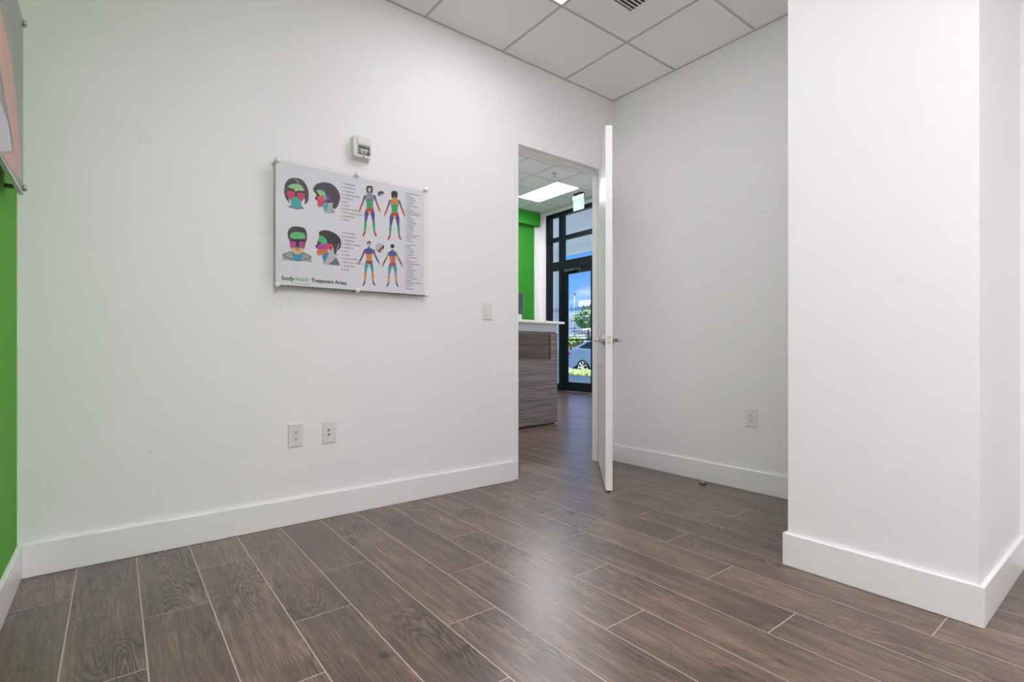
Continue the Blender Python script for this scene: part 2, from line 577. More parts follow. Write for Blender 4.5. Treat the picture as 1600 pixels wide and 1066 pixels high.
ceiling('ceiling', XL, XR, YB, YA, CH, GX0, GY0, (R_L1, R_FILL1, R_FILL2), 'white square-tile suspended ceiling of the room')
LGX, LGY = 7.28, 8.40
L_LAMPS = [(LGX - T, LGX, LGY - 2 * T, LGY), (LGX - 5 * T, LGX - 4 * T, LGY - 2 * T, LGY),
           (LGX - T, LGX, LGY - 7 * T, LGY - 5 * T), (LGX - 5 * T, LGX - 4 * T, LGY - 7 * T, LGY - 5 * T)]
ceiling('ceiling_lobby', LX0, LX1, LY0, LY1, LH, LGX, LGY, L_LAMPS, 'pale suspended ceiling of the lobby')

def troffer(r, z, lens, label, along, basket=None):
    basket = basket or M_basket
    x0, x1, y0, y1 = r
    t = thing('ceiling_light', label, 'ceiling light', ((x0 + x1) / 2, (y0 + y1) / 2, z), 0, 'recessed ceiling lights')
    w, l = (x1 - x0) / 2 - 0.006, (y1 - y0) / 2 - 0.006
    f = 0.008
    obj('frame', boxes((-w, w, -l, -l + f, -0.001, 0.05), (-w, w, l - f, l, -0.001, 0.05), (-w, -w + f, -l + f, l - f, -0.001, 0.05),
                       (w - f, w, -l + f, l - f, -0.001, 0.05)), M_lampwhite, t)
    iw, il = w - f, l - f
    obj('lens', boxes((-iw, iw, -il, il, 0.004, 0.012)), lens, t)
    bm = bmesh.new()                       # softer basket strip along one side of the lens
    prism(bm, [(0.06, 0.006), (0.09, -0.004), (0.21, -0.004), (0.24, 0.006)], -il + 0.05, il - 0.05, lambda a, h, s_: (a, s_, h))
    obj('basket', bm, basket, t)
    obj('housing', boxes((-w, w, -l, l, 0.05, 0.055)), M_lampwhite, t)
    return t
troffer(R_L1, CH, M_smalllamp, 'recessed ceiling light whose bright corner shows at the top edge', 'y')
troffer(R_FILL1, CH, M_filllamp, 'added fill light panel in the ceiling just over the camera', 'y')
troffer(R_FILL2, CH, M_filllamp, 'added fill light panel in the ceiling behind the camera', 'y')
troffer(L_LAMPS[0], LH, M_lobbylamp, 'long recessed ceiling light seen through the doorway', 'y')
troffer(L_LAMPS[1], LH, M_lobbylamp, 'recessed lobby ceiling light over the reception desk', 'y')
troffer(L_LAMPS[2], LH, M_lobbylamp, 'recessed lobby ceiling light nearest the room, by the storefront wall', 'y')
troffer(L_LAMPS[3], LH, M_lobbylamp, 'recessed lobby ceiling light just outside the doorway', 'y')

# air vent in the room ceiling
v = thing('air_vent', 'square slatted air vent in the room ceiling', 'vent', (2.39, 1.91, CH), 0)
s = 0.155
obj('frame', boxes((-s, s, -s, -s + 0.012, -0.006, 0.001), (-s, s, s - 0.012, s, -0.006, 0.001), (-s, -s + 0.012, -s + 0.012, s - 0.012, -0.006, 0.001),
                   (s - 0.012, s, -s + 0.012, s - 0.012, -0.006, 0.001)), M_lampwhite, v)
obj('backing', boxes((-s + 0.012, s - 0.012, -s + 0.012, s - 0.012, -0.0005, 0.0012)), M_dark, v)
for i in range(11):
    y = -s + 0.028 + i * 0.0254
    obj('slat', boxes((-s + 0.012, s - 0.012, y - 0.0045, y + 0.0045, -0.0055, -0.0035)), M_lampwhite, v)

# ------------------------------------------------------------------ door frame and door
fy0, fy1 = YA - 0.005, LY0 + 0.005
struct('trim_1', boxes((DX0 - 0.05, DX0, fy0, fy1, 0, DH + 0.05), (DX1, DX1 + 0.05, fy0, fy1, 0, DH + 0.05), (DX0, DX1, fy0, fy1, DH, DH + 0.05),
                       (DX0, DX0 + 0.016, YA + 0.050, LY0 - 0.02, 0, DH), (DX1 - 0.016, DX1, YA + 0.050, LY0 - 0.02, 0, DH),
                       (DX0 + 0.016, DX1 - 0.016, YA + 0.050, LY0 - 0.02, DH - 0.016, DH)), M_trim, 'white metal door frame', bevel=0.0015)
PHI = math.radians(45.6)
DW, DT = 0.900, 0.045
pv = Vector((DX1 - 0.002, YA - 0.006, 0))
# local frame: x runs from the hinge to the leading edge, y points to the lobby face
door = obj('door_1', boxes((0.0, DW, 0.0, DT, 0.010, DH - 0.012)), M_door, None, 0.002)
# local x -> (-cos, -sin), local y -> (-sin, cos)   (a mirrored frame, so bake it into the mesh)
DM = Matrix(((-math.cos(PHI), -math.sin(PHI), 0, pv.x), (-math.sin(PHI), math.cos(PHI), 0, pv.y), (0, 0, 1, 0), (0, 0, 0, 1)))
def bake(o):
    o.data.transform(DM)
    o.data.flip_normals()
    return o
bake(door)
door['kind'] = 'structure'
door['label'] = 'white flush door standing half open'
LZ = 1.003
bx = DW - 0.066
for side, y0, sg in (('lobby', DT, 1), ('room', 0.0, -1)):
    bm = bmesh.new()
    lathe(bm, (bx, y0, LZ), (0, sg, 0), [(0.033, 0.0), (0.033, 0.004), (0.030, 0.009), (0.014, 0.011), (0.011, 0.040)])
    cyl(bm, (bx, y0 + sg * 0.040, LZ), (bx, y0 + sg * 0.062, LZ), 0.0115)
    h = bake(obj('door_handle', bm, M_steel, door))
    h['label'] = 'brushed nickel lever handle'
    bm = bmesh.new()
    pts = [(bx + 0.010, 0.052), (bx - 0.03, 0.053), (bx - 0.085, 0.055), (bx - 0.115, 0.050)]
    for p, q in zip(pts, pts[1:]):
        cyl(bm, (p[0], y0 + sg * p[1], LZ), (q[0], y0 + sg * q[1], LZ), 0.0095, 0.009, 14)
    bake(obj('lever', bm, M_steel, h))
lp = bake(obj('latch_plate', boxes((DW - 0.001, DW + 0.0012, DT / 2 - 0.0127, DT / 2 + 0.0127, LZ - 0.028, LZ + 0.028)), M_steel, door))
bake(obj('latch_bolt', boxes((DW, DW + 0.009, DT / 2 - 0.006, DT / 2 + 0.006, LZ - 0.009, LZ + 0.009)), M_chrome, lp))
for z in (0.22, 0.9, 1.6, 2.24):
    bm = bmesh.new()
    cyl(bm, (0.001, -0.004, z - 0.055), (0.001, -0.004, z + 0.055), 0.007)
    bake(obj('hinge', bm, M_steel, door))
bake(obj('bottom_sweep', boxes((0.012, DW - 0.004, 0.010, DT - 0.010, 0.003, 0.012)), M_rubber, door))

# ------------------------------------------------------------------ chart on the wall
PY = 2.846                                   # front face of the acrylic
CX0, CX1, CZ0, CZ1 = 0.660, 1.545, 1.268, 1.940
chart = thing('wall_chart', 'clear acrylic treatment chart with coloured heads and bodies on white wall', 'chart', ((CX0 + CX1) / 2, YA, CZ0), 0)
cx_, cz_ = (CX0 + CX1) / 2, CZ0
obj('acrylic_panel', boxes((CX0 - cx_, CX1 - cx_, PY - YA, PY - YA + 0.005, 0, CZ1 - CZ0)), M_acryl, chart)
M_paper = mat('pale_grey_print', srgb(226, 226, 233), 0.35, var=0.01)
paper = obj('print_sheet', boxes((CX0 - cx_ + 0.001, CX1 - cx_ - 0.024, PY - YA + 0.0055, PY - YA + 0.0085, 0.012, CZ1 - CZ0 - 0.012)), M_paper, chart)
obj('edge_shade_board', boxes((CX0 - cx_ + 0.004, CX1 - cx_ - 0.028, PY - YA + 0.009, PY - YA + 0.022, 0.010, CZ1 - CZ0 - 0.016)), mat('edge_shade_grey', srgb(96, 96, 92), 0.6), chart)  # added board, dark grey standing in for shade along the lower edge
for sxp, tops in ((0.668, 1.927), (1.097, 1.940), (1.532, 1.934)):
    for z in (tops, 1.279):
        bm = bmesh.new()
        lathe(bm, (sxp - cx_, 0, z - cz_), (0, -1, 0), [(0.009, 0.0), (0.009, 0.046), (0.0135, 0.052), (0.0145, 0.060), (0.0125, 0.067), (0.006, 0.071), (0.0, 0.072)])
        obj('standoff', bm, M_chrome, chart)

Cc, Ss = math.cos(YAW), math.sin(YAW)
def plane_y(u, v, Y):
    """where the line of sight through photo point (u, v) meets the wall plane y = Y"""
    t = (u - 800.0) / FPX
    dx, dy = Cc + t * Ss, Ss - t * Cc
    Z = Y / dy
    return Z * dx, CAM_H + (546.0 - v) / FPX * Z
def plane_x(u, v, X):
    t = (u - 800.0) / FPX
    dx, dy = Cc + t * Ss, Ss - t * Cc
    Z = X / dx
    return Z * dy, CAM_H + (546.0 - v) / FPX * Z

PRINT_Y = PY + 0.0055 - YA                      # front of the sheet, in chart coordinates
ink_layers = [0]
INKS = {}
def ink(rgb):
    if rgb not in INKS:
        INKS[rgb] = mat('ink_%02x%02x%02x' % rgb, srgb(*rgb), 0.5, var=0.03, scale=120)
    return INKS[rgb]
def smooth(pts, k=4):
    out = []
    n = len(pts)
    for i in range(n):
        p0, p1, p2, p3 = (Vector(pts[(i + j - 1) % n]) for j in range(4))
        for s_ in range(k):
            t = s_ / k
            out.append(tuple(0.5 * ((2 * p1) + (p2 - p0) * t + (2 * p0 - 5 * p1 + 4 * p2 - p3) * t * t + (3 * p1 - p0 - 3 * p2 + p3) * t ** 3)))
    return out
class Figure:
    """one printed figure: flat ink patches laid on the sheet"""
    def __init__(self, name, u0, v0, sc):
        self.name, self.u0, self.v0, self.sc = name, u0, v0, sc
        self.bm = bmesh.new()
        self.mats = []
        self.k = 0
    def p(self, pts, rgb, sm=True):
        q = smooth(pts) if sm else pts
        m = ink(rgb)
        if m not in self.mats:
            self.mats.append(m)
        self.k += 1
        y = PRINT_Y - 0.00004 - 0.000012 * self.k
        vs = []
        for a, b in q:
            X, Z = plane_y(self.u0 + a / self.sc, self.v0 + b / self.sc, PY + 0.0055)
            vs.append(self.bm.verts.new((X - cx_, y, Z - cz_)))
        f = self.bm.faces.new(vs)
        f.material_index = self.mats.index(m)
        f.normal_update()
        if f.normal.y > 0:
            f.normal_flip()
    def dot(self, x, y, r, rgb, ry=None):
        ry = ry or r
        self.p([(x + r * math.cos(a * math.pi / 4), y + ry * math.sin(a * math.pi / 4)) for a in range(8)], rgb)
    def line(self, a, b, w, rgb):
        d = (Vector(b) - Vector(a)).normalized()
        n_ = Vector((-d.y, d.x)) * w / 2
        a, b = Vector(a), Vector(b)
        self.p([tuple(a + n_), tuple(b + n_), tuple(b - n_), tuple(a - n_)], rgb, False)
    def done(self):
        bmesh.ops.triangulate(self.bm, faces=self.bm.faces[:])
        return obj(self.name, self.bm, self.mats, paper, normals=False)

HAIR, HAIR2 = (74, 71, 78), (62, 58, 62)
F = Figure('printed_head', 430, 265, 13.327)
F.p([(340, 640), (345, 740), (250, 765), (350, 805), (450, 835), (540, 820), (605, 815), (545, 750), (540, 640)], (112, 130, 138))
F.p([(185, 450), (200, 330), (245, 235), (330, 178), (420, 172), (520, 195), (600, 250), (660, 350), (695, 470), (697, 580), (680, 660), (650, 705), (605, 715), (600, 600), (300, 590), (300, 690), (255, 650), (205, 560)], HAIR)
F.p([(370, 182), (430, 195), (480, 240), (500, 290), (465, 285), (435, 225)], (146, 144, 152))
F.p([(245, 430), (300, 325), (430, 292), (560, 330), (628, 450), (612, 570), (540, 665), (430, 705), (330, 655), (262, 565)], (98, 62, 82))
F.p([(262, 355), (340, 308), (440, 300), (540, 332), (600, 432), (530, 445), (440, 425), (380, 405), (300, 380)], (142, 205, 142))
F.p([(255, 400), (330, 390), (400, 430), (390, 450), (300, 430)], (58, 48, 46))
F.p([(470, 440), (540, 450), (605, 470), (560, 480), (480, 465)], (58, 48, 46))
F.p([(245, 450), (330, 450), (402, 470), (398, 560), (335, 640), (290, 610), (250, 530)], (196, 66, 104))
F.p([(462, 490), (540, 490), (625, 505), (615, 565), (560, 660), (510, 630), (465, 550)], (196, 66, 104))
F.p([(320, 660), (350, 605), (430, 572), (510, 620), (550, 680), (540, 770), (490, 815), (400, 815), (345, 770)], (82, 172, 178))
F.p([(400, 580), (440, 560), (480, 600), (440, 640), (405, 620)], (96, 178, 130))
F.p([(415, 480), (450, 480), (455, 545), (430, 560), (410, 540)], (70, 36, 50))
F.dot(435, 420, 34, (216, 196, 164))
for d in ((435, 360), (435, 420), (340, 510), (525, 540), (432, 660)):
    F.dot(d[0], d[1], 9, (40, 40, 46))
F.done()
F = Figure('printed_head', 430, 265, 13.327)
F.p([(1080, 690), (1190, 660), (1205, 830), (1225, 910), (1040, 905), (1010, 840), (1060, 800)], (174, 178, 183))
F.p([(790, 410), (830, 330), (900, 285), (1030, 266), (1160, 295), (1260, 370), (1330, 480), (1355, 590), (1330, 690), (1290, 780), (1240, 820), (1195, 790), (1190, 690), (1050, 690), (900, 500), (830, 490)], HAIR)
F.p([(850, 440), (940, 425), (1020, 460), (1055, 560), (1060, 650), (1010, 720), (960, 775), (900, 768), (878, 720), (884, 665), (822, 605), (855, 550)], (96, 62, 74))
F.p([(850, 438), (940, 425), (1020, 460), (1050, 545), (1000, 580), (930, 545), (890, 480)], (142, 205, 142))
F.p([(872, 600), (930, 550), (1000, 545), (1032, 610), (1012, 700), (960, 772), (905, 762), (885, 715), (890, 660)], (214, 76, 104))
F.p([(900, 560), (1000, 545), (1010, 620), (950, 650), (890, 620)], (222, 92, 92))
F.p([(1020, 560), (1060, 550), (1090, 600), (1050, 640), (1020, 620)], (112, 170, 190))
F.p([(1072, 532), (1120, 525), (1155, 570), (1140, 640), (1090, 660), (1040, 700), (1015, 650), (1075, 610)], (124, 68, 140))
F.p([(988, 745), (1080, 695), (1100, 780), (1060, 850), (1012, 838)], (84, 172, 178))
for d in ((972, 470), (965, 605), (960, 690), (1095, 580)):
    F.dot(d[0], d[1], 9, (52, 36, 46))
F.line((1190, 820), (1225, 905), 12, (60, 58, 64))
F.done()
F = Figure('printed_head', 430, 345, 9.27)
F.p([(105, 490), (230, 445), (330, 470), (410, 455), (525, 520), (525, 605), (430, 585), (320, 585), (200, 575), (105, 570)], (164, 164, 170), False)
F.line((105, 490), (230, 445), 10, (80, 78, 84))
F.line((405, 458), (525, 520), 10, (80, 78, 84))
F.line((110, 495), (270, 580), 12, (90, 88, 94))
F.line((525, 525), (370, 582), 12, (90, 88, 94))
F.p([(240, 455), (320, 480), (405, 455), (372, 570), (320, 590), (272, 560)], (56, 150, 190))
F.p([(180, 215), (190, 140), (240, 90), (330, 84), (420, 108), (455, 170), (460, 250), (440, 300), (330, 310), (210, 280)], HAIR2)
F.p([(205, 250), (230, 180), (330, 160), (430, 195), (448, 280), (420, 400), (380, 470), (320, 490), (262, 462), (218, 370)], (128, 54, 96))
F.p([(215, 235), (240, 182), (330, 162), (420, 190), (436, 252), (400, 262), (330, 272), (240, 254)], (92, 192, 122))
F.p([(212, 265), (300, 268), (345, 266), (432, 276), (420, 308), (352, 300), (345, 365), (302, 365), (300, 300), (230, 300)], (58, 44, 74))
F.p([(212, 305), (290, 305), (300, 372), (252, 400), (225, 365)], (186, 68, 140))
F.p([(352, 312), (422, 312), (416, 370), (382, 400), (350, 372)], (186, 68, 140))
F.p([(235, 402), (300, 385), (370, 390), (412, 410), (382, 465), (320, 488), (266, 462)], (224, 184, 112))
F.p([(275, 390), (320, 375), (370, 390), (320, 402)], (86, 130, 120))
F.line((280, 418), (362, 418), 10, (120, 70, 50))
for d in ((325, 215), (328, 262), (257, 328), (386, 342), (322, 445)):
    F.dot(d[0], d[1], 7, (40, 36, 40))
F.done()
F = Figure('printed_head', 430, 345, 9.27)
F.p([(775, 440), (850, 420), (885, 520), (935, 645), (690, 625), (740, 560)], (190, 190, 196))
F.p([(770, 632), (840, 580), (880, 530), (938, 648)], (112, 112, 120), False)
F.p([(632, 170), (680, 140), (760, 140), (860, 180), (930, 240), (955, 320), (940, 400), (895, 440), (885, 480), (915, 515), (855, 470), (842, 380), (800, 345), (750, 350), (690, 300), (640, 215)], HAIR2)
F.p([(640, 215), (700, 232), (746, 280), (746, 335), (660, 330), (612, 305), (626, 255)], (84, 188, 116))
F.p([(612, 300), (665, 320), (650, 400), (608, 402), (580, 370), (604, 340)], (78, 58, 108))
F.p([(635, 345), (755, 332), (772, 385), (752, 425), (640, 425), (610, 408), (622, 372)], (190, 68, 150))
F.p([(605, 432), (680, 420), (752, 422), (766, 452), (700, 490), (640, 505), (610, 490)], (214, 118, 80))
F.p([(760, 352), (810, 335), (842, 372), (832, 412), (790, 432), (768, 402)], (210, 80, 86))
F.p([(785, 370), (810, 365), (812, 395), (790, 405)], (150, 40, 50))
F.p([(680, 505), (770, 462), (742, 560), (715, 605), (692, 560)], (40, 140, 176))
for d in ((683, 262), (682, 378), (682, 442)):
    F.dot(d[0], d[1], 7, (46, 32, 42))
F.line((925, 330), (890, 430), 9, (200, 200, 205))
F.done()

def printed_body(cx, top, h, pal, male=False, back=False):
    """front or back view of a standing body, drawn in a 0..470 tall design space"""
    k = h / 470.0
    F = Figure('printed_body', 540, 280, 5.921)
    P = lambda pts, c, sm=False: F.p([(cx + x * k, top + y * k) for x, y in pts], c, sm)
    sp = 1.25 if male else 1.0            # arms held wider
    sk = (205, 150, 120)
    if not male:
        P([(-30, 10), (-12, 0), (12, 0), (28, 12), (30, 45), (22, 68), (-20, 68), (-30, 45)], (52, 46, 50), True)
    else:
        P([(-18, 8), (0, 0), (18, 8), (20, 35), (0, 45), (-20, 35)], (52, 46, 50), True)
    if not back:
        P([(-13, 24), (0, 16), (13, 24), (12, 50), (0, 62), (-12, 50)], (196, 184, 188), True)
    P([(-9, 55), (9, 55), (10, 78), (-10, 78)], pal[0])
    P([(-55, 92), (-18, 72), (18, 72), (53, 92), (42, 132), (-42, 132)], pal[0])
    P([(-36, 130), (38, 130), (32, 175), (34, 215), (-30, 215), (-28, 175)], pal[1])
    P([(-30, 208), (34, 208), (42, 235), (0, 252), (-40, 235)], pal[2])
    P([(-18, 240), (20, 240), (16, 285), (2, 258), (-14, 285)], (224, 190, 130))
    for s_ in (-1, 1):
        Q = lambda pts, c: P([(s_ * x, y) for x, y in pts], c)
        Q([(36, 90), (54, 90), (54 + 16 * sp, 150), (50 + 4 * sp, 152)], pal[3])
        Q([(50 + 4 * sp, 150), (54 + 16 * sp, 148), (76 + 22 * sp ** 2, 222), (66 + 18 * sp ** 2, 226)], pal[4])
        Q([(65 + 18 * sp ** 2, 224), (77 + 22 * sp ** 2, 220), (82 + 22 * sp ** 2, 245), (74 + 20 * sp ** 2, 250)], sk)
        Q([(6, 250), (40, 225), (48, 265), (46, 330), (28, 338), (20, 300)], pal[5])
        Q([(26, 334), (48, 330), (52, 370), (50, 420), (36, 420), (28, 372)], pal[6])
        Q([(36, 418), (50, 418), (62, 452), (70, 468), (54, 470), (40, 440)], pal[7])
    if back:
        F.line((cx, top + 90 * k), (cx, top + 205 * k), 3, (90, 80, 90))
    else:
        F.line((cx - 26 * k, top + 132 * k), (cx + 26 * k, top + 132 * k), 4, (60, 60, 66))
        F.line((cx, top + 135 * k), (cx, top + 200 * k), 3, (46, 90, 66))
    return F.done()
PUR, GRN, RED, BLU, ORG, TEA = (92, 78, 150), (62, 168, 106), (190, 66, 66), (70, 86, 156), (214, 150, 82), (56, 164, 178)
printed_body(222, 62, 468, [(150, 140, 152), (74, 166, 112), (192, 74, 62), BLU, (186, 74, 76), PUR, GRN, (186, 54, 56)])
printed_body(452, 110, 452, [(196, 142, 72), GRN, (206, 56, 76), PUR, (178, 66, 88), PUR, GRN, (176, 54, 64)], back=True)
printed_body(216, 574, 412, [(66, 86, 160), ORG, (160, 60, 74), (150, 66, 100), (80, 82, 150), TEA, (214, 140, 80), (120, 62, 104)], male=True)
printed_body(433, 602, 395, [(72, 88, 158), (206, 122, 72), (182, 66, 128), (150, 176, 92), (142, 74, 126), TEA, (206, 150, 100), (90, 60, 96)], male=True, back=True)
F = Figure('printed_inset', 540, 280, 5.921)
F.p([(298, 118), (325, 108), (355, 115), (352, 150), (325, 160), (300, 148)], (198, 200, 206))
F.p([(300, 120), (345, 112), (352, 135), (325, 140), (310, 158)], (62, 96, 92))
F.line((275, 158), (302, 140), 3, (150, 60, 70))
F.done()
F = Figure('printed_inset', 540, 280, 5.921)
F.dot(315, 636, 40, (190, 190, 196), 44)
F.p([(300, 670), (318, 640), (352, 615), (352, 640), (330, 655), (318, 680)], (150, 66, 62))
F.p([(340, 618), (355, 614), (354, 640), (342, 642)], (60, 60, 62))
F.line((268, 668), (300, 648), 3, (150, 60, 70))
F.done()

M_ink = ink((58, 58, 64))
M_ink_g = ink((96, 176, 112))
def print_text(body, x, z, size, m, bold=0.0, shear=0.0, width=None):
    me = text_mesh(body, size, 'LEFT', bold, shear)
    xs = [v.co.x for v in me.vertices]
    k = width / (max(xs) - min(xs)) if width else 1.0
    x_0 = min(xs)
    for v_ in me.vertices:
        v_.co = ((v_.co.x - x_0) * k + x - cx_, PRINT_Y - 0.0003, v_.co.y + z - cz_)
    me.materials.append(m)
    o = bpy.data.objects.new('lettering', me)
    COL.objects.link(o)
    o.parent = paper
    return o
def at(u, v_):
    return plane_y(u, v_, PY + 0.0055)
x0, z0 = at(440.5, 437.5); x1, _ = at(459.6, 440)
print_text('body', x0, z0, 0.034, M_ink, 0.0008, 0, x1 - x0)
x0, z0 = at(460.5, 438.5); x1, _ = at(482.5, 440)
print_text('details', x0, z0, 0.032, M_ink_g, 0.0004, 0.25, x1 - x0)
x0, z0 = at(486, 440.5); x1, _ = at(541.5, 440)
print_text('Treatment Areas', x0, z0 - 0.001, 0.030, M_ink, 0.0009, 0, x1 - x0)
LIST = ['A. FOREHEAD', 'B. EYE BROWS', 'C. GLABELLA', 'D. CHEEKS (UPPER)', 'E. UPPER LIP', 'F. JAW', 'G. CHIN', 'H. NECK (UPPER)', 'I. NECK (FULL FRONT)', 'J. SIDEBURNS', 'K. EARS']
for (ua, va), (ub, vb) in (((534, 286.5), (534, 343)), ((534, 363.5), (534, 421))):
    xa, za = at(ua, va)
    xb, zb = at(ub, vb)
    for i, s_ in enumerate(LIST):
        print_text(s_, xa, za + (zb - za) * i / 10.0 - 0.004, 0.0125, M_ink, 0.0001)
# unreadable fine print: rows of small dashes
def fine_print(u, va, vb, lens):
    bm = bmesh.new()
    xa, za = at(u, va)
    xb, zb = at(u, vb)
    for i, ln in enumerate(lens):
        z = za + (zb - za) * i / (len(lens) - 1.0)
        x = xa
        B(bm, x - cx_, x + 0.004 - cx_, PRINT_Y - 0.0003, PRINT_Y - 0.0001, z - cz_ - 0.0022, z - cz_ + 0.0022)
        x += 0.012
        end = x + ln * 0.0034
        while x < end:
            w = random.uniform(0.004, 0.014)
            B(bm, x - cx_, min(x + w, end) - cx_, PRINT_Y - 0.0003, PRINT_Y - 0.0001, z - cz_ - 0.0024, z - cz_ + 0.0024)
            x += w + 0.003
    o = obj('fine_print', bm, ink((112, 112, 118)), paper)
    o['kind'] = 'stuff'
fine_print(632.5, 301, 376, [28, 9, 15, 17, 15, 13, 22, 6, 14, 28, 27, 8, 12, 14, 18, 15, 14, 13, 14, 12, 26, 18, 10, 12])
fine_print(632.0, 382, 451, [19, 9, 15, 16, 13, 14, 22, 7, 18, 25, 13, 12, 17, 13, 14, 16, 21, 12, 30, 15, 9, 14])
x0, z0 = at(462, 443.0)
bm = bmesh.new()
for i in range(6):
    B(bm, x0 - cx_ + i * 0.0125, x0 - cx_ + i * 0.0125 + 0.009, PRINT_Y - 0.0003, PRINT_Y - 0.0001, z0 - cz_ - 0.0015, z0 - cz_ + 0.0015)
obj('fine_print', bm, M_ink_g, paper)['kind'] = 'stuff'

# ------------------------------------------------------------------ picture panel on the green wall
QX = -0.268
pic = thing('wall_picture', 'acrylic photo panel of a bare leg hung on the green wall', 'picture', (XL, 2.15, 1.52), 0)
py0, py1, pz0, pz1 = 1.70, 2.615, 1.515, 2.165
lc = lambda y, z: (y - 2.15, z - 1.52)
obj('acrylic_panel', boxes((QX - XL - 0.012, QX - XL, py0 - 2.15, py1 - 2.15, pz0 - 1.52, pz1 - 1.52)), mat('frosted_acrylic_edge', srgb(196, 206, 196), 0.25, var=0.01), pic)
sheet = obj('print_sheet', boxes((QX - XL - 0.0005, QX - XL + 0.0006, py0 - 2.14, py1 - 2.163, pz0 - 1.507, pz1 - 1.533)), mat('grey_photo_backdrop', srgb(132, 138, 136), 0.3, var=0.12, scale=5), pic)
def pic_patch(name, pts, rgb, lift, sm=True):
    bm = bmesh.new()
    q = []
    for a, b in pts:
        y, z = plane_x(a / 3.33, b / 3.33, QX)
        q.append((max(py0 + 0.01, min(py1 - 0.013, y)), max(pz0 + 0.013, min(pz1 - 0.013, z))))
    f = bm.faces.new([bm.verts.new((QX - XL + 0.0006 + lift, y - 2.15, z - 1.52)) for y, z in (smooth(q) if sm else q)])
    f.normal_update()
    if f.normal.x < 0:
        f.normal_flip()
    bmesh.ops.triangulate(bm, faces=bm.faces[:])
    return obj(name, bm, mat('photo_' + name, srgb(*rgb), 0.35, var=0.06, scale=9), sheet, normals=False)
pic_patch('pale_cloth', [(-300, 60), (-60, 330), (0, 530), (40, 640), (62, 785), (0, 815), (-80, 760), (-300, 500)], (206, 204, 212), 0.0003, False)
pic_patch('bare_leg', [(-120, -160), (0, 50), (25, 150), (55, 300), (76, 480), (95, 680), (107, 790), (110, 938), (60, 890), (0, 838), (-90, 760), (-200, 640), (-90, 755), (0, 812), (45, 800), (66, 785), (60, 700), (40, 600), (22, 520), (0, 360), (-60, 120)], (206, 158, 142), 0.0006, False)
for y, z in ((2.592, 2.142), (2.592, 1.537), (1.723, 2.142), (1.723, 1.537)):
    bm = bmesh.new()
    lathe(bm, (0, y - 2.15, z - 1.52), (1, 0, 0), [(0.008, 0), (0.008, 0.046), (0.0115, 0.050), (0.0115, 0.058), (0.005, 0.061), (0, 0.061)], 16)
    obj('standoff', bm, mat('dark_steel_standoff', (0.42, 0.42, 0.42, 1), 0.35, metal=0.8), pic)

# ------------------------------------------------------------------ wall devices
def plate(label, name, cat, loc, rz, w, h, kind, group=None):
    """cover plate lying against the wall; local -y points into the room"""
    t = thing(name, label, cat, loc, rz, group)
    bm = bmesh.new()
    fr = [(-w / 2, -h / 2), (w / 2, -h / 2), (w / 2, h / 2), (-w / 2, h / 2)]
    c = 0.004
    A = [bm.verts.new((x, 0, z)) for x, z in fr]
    Bv = [bm.verts.new((x, -0.004, z)) for x, z in fr]
    Cv = [bm.verts.new((x - math.copysign(c, x), -0.0075, z - math.copysign(c, z))) for x, z in fr]
    for P_, Q_ in ((A, Bv), (Bv, Cv)):
        for i in range(4):
            bm.faces.new((P_[i], P_[(i + 1) % 4], Q_[(i + 1) % 4], Q_[i]))
    bm.faces.new(Cv)
    bm.faces.new(A[::-1])
    obj('cover_plate', bm, M_plastic, t)
    iw, ih = 0.017, 0.0335
    if kind == 'outlet':
        ins = obj('insert', boxes((-iw, iw, -0.0092, -0.006, -ih, ih)), M_plastic, t, 0.0012)
        for zc in (0.0165, -0.0165):
            obj('slot', boxes((-0.0085, -0.0060, -0.0096, -0.009, zc, zc + 0.008)), M_dark, ins)
            obj('slot', boxes((0.0055, 0.0076, -0.0096, -0.009, zc + 0.0005, zc + 0.0075)), M_dark, ins)
            bm = bmesh.new()
            cyl(bm, (0, -0.0090, zc - 0.006), (0, -0.0096, zc - 0.006), 0.0034, n=12)
            obj('ground_hole', bm, M_dark, ins)
    elif kind == 'data':
        ins = obj('insert', boxes((-iw, iw, -0.0092, -0.006, -ih, ih)), M_plastic, t, 0.0012)
        for zc in (0.011, -0.014):
            obj('jack', boxes((-0.010, 0.001, -0.0098, -0.009, zc - 0.0045, zc + 0.0045)), M_dark, ins)
            obj('jack_mark', boxes((0.006, 0.012, -0.0096, -0.009, zc + 0.001, zc + 0.004)), M_grid, ins)
    else:
        obj('rocker_frame', boxes((-iw, iw, -0.0085, -0.006, -ih, ih)), M_plastic, t, 0.001)
        bm = bmesh.new()
        a, b = 0.0145, 0.031
        prism(bm, [(-b, 0.0155), (0.0, 0.0105), (b, 0.0095), (b, 0.0075), (-b, 0.0075)], -a, a, lambda z, d, x: (x, -d, z))
        obj('rocker', bm, M_plastic, t)
    for z in (h / 2 - 0.012, -h / 2 + 0.012):
        bm = bmesh.new()
        cyl(bm, (0, -0.0074, z), (0, -0.0084, z), 0.003, 0.0022, 10)
        obj('screw', bm, M_plastic, t)
    return t
plate('white double wall outlet left of the data plate under the chart', 'wall_outlet', 'outlet', (0.772, YA, 0.478), 0, 0.077, 0.126, 'outlet', 'wall outlets')
plate('white data plate with two dark jacks under the chart', 'data_plate', 'wall plate', (0.952, YA, 0.478), 0, 0.077, 0.126, 'data')
plate('white rocker light switch beside the doorway', 'light_switch', 'switch', (2.037, YA, 1.207), 0, 0.080, 0.120, 'switch')
plate('white double wall outlet on the wall behind the door', 'wall_outlet', 'outlet', (XR, 1.704, 0.487), -math.pi / 2, 0.079, 0.124, 'outlet', 'wall outlets')

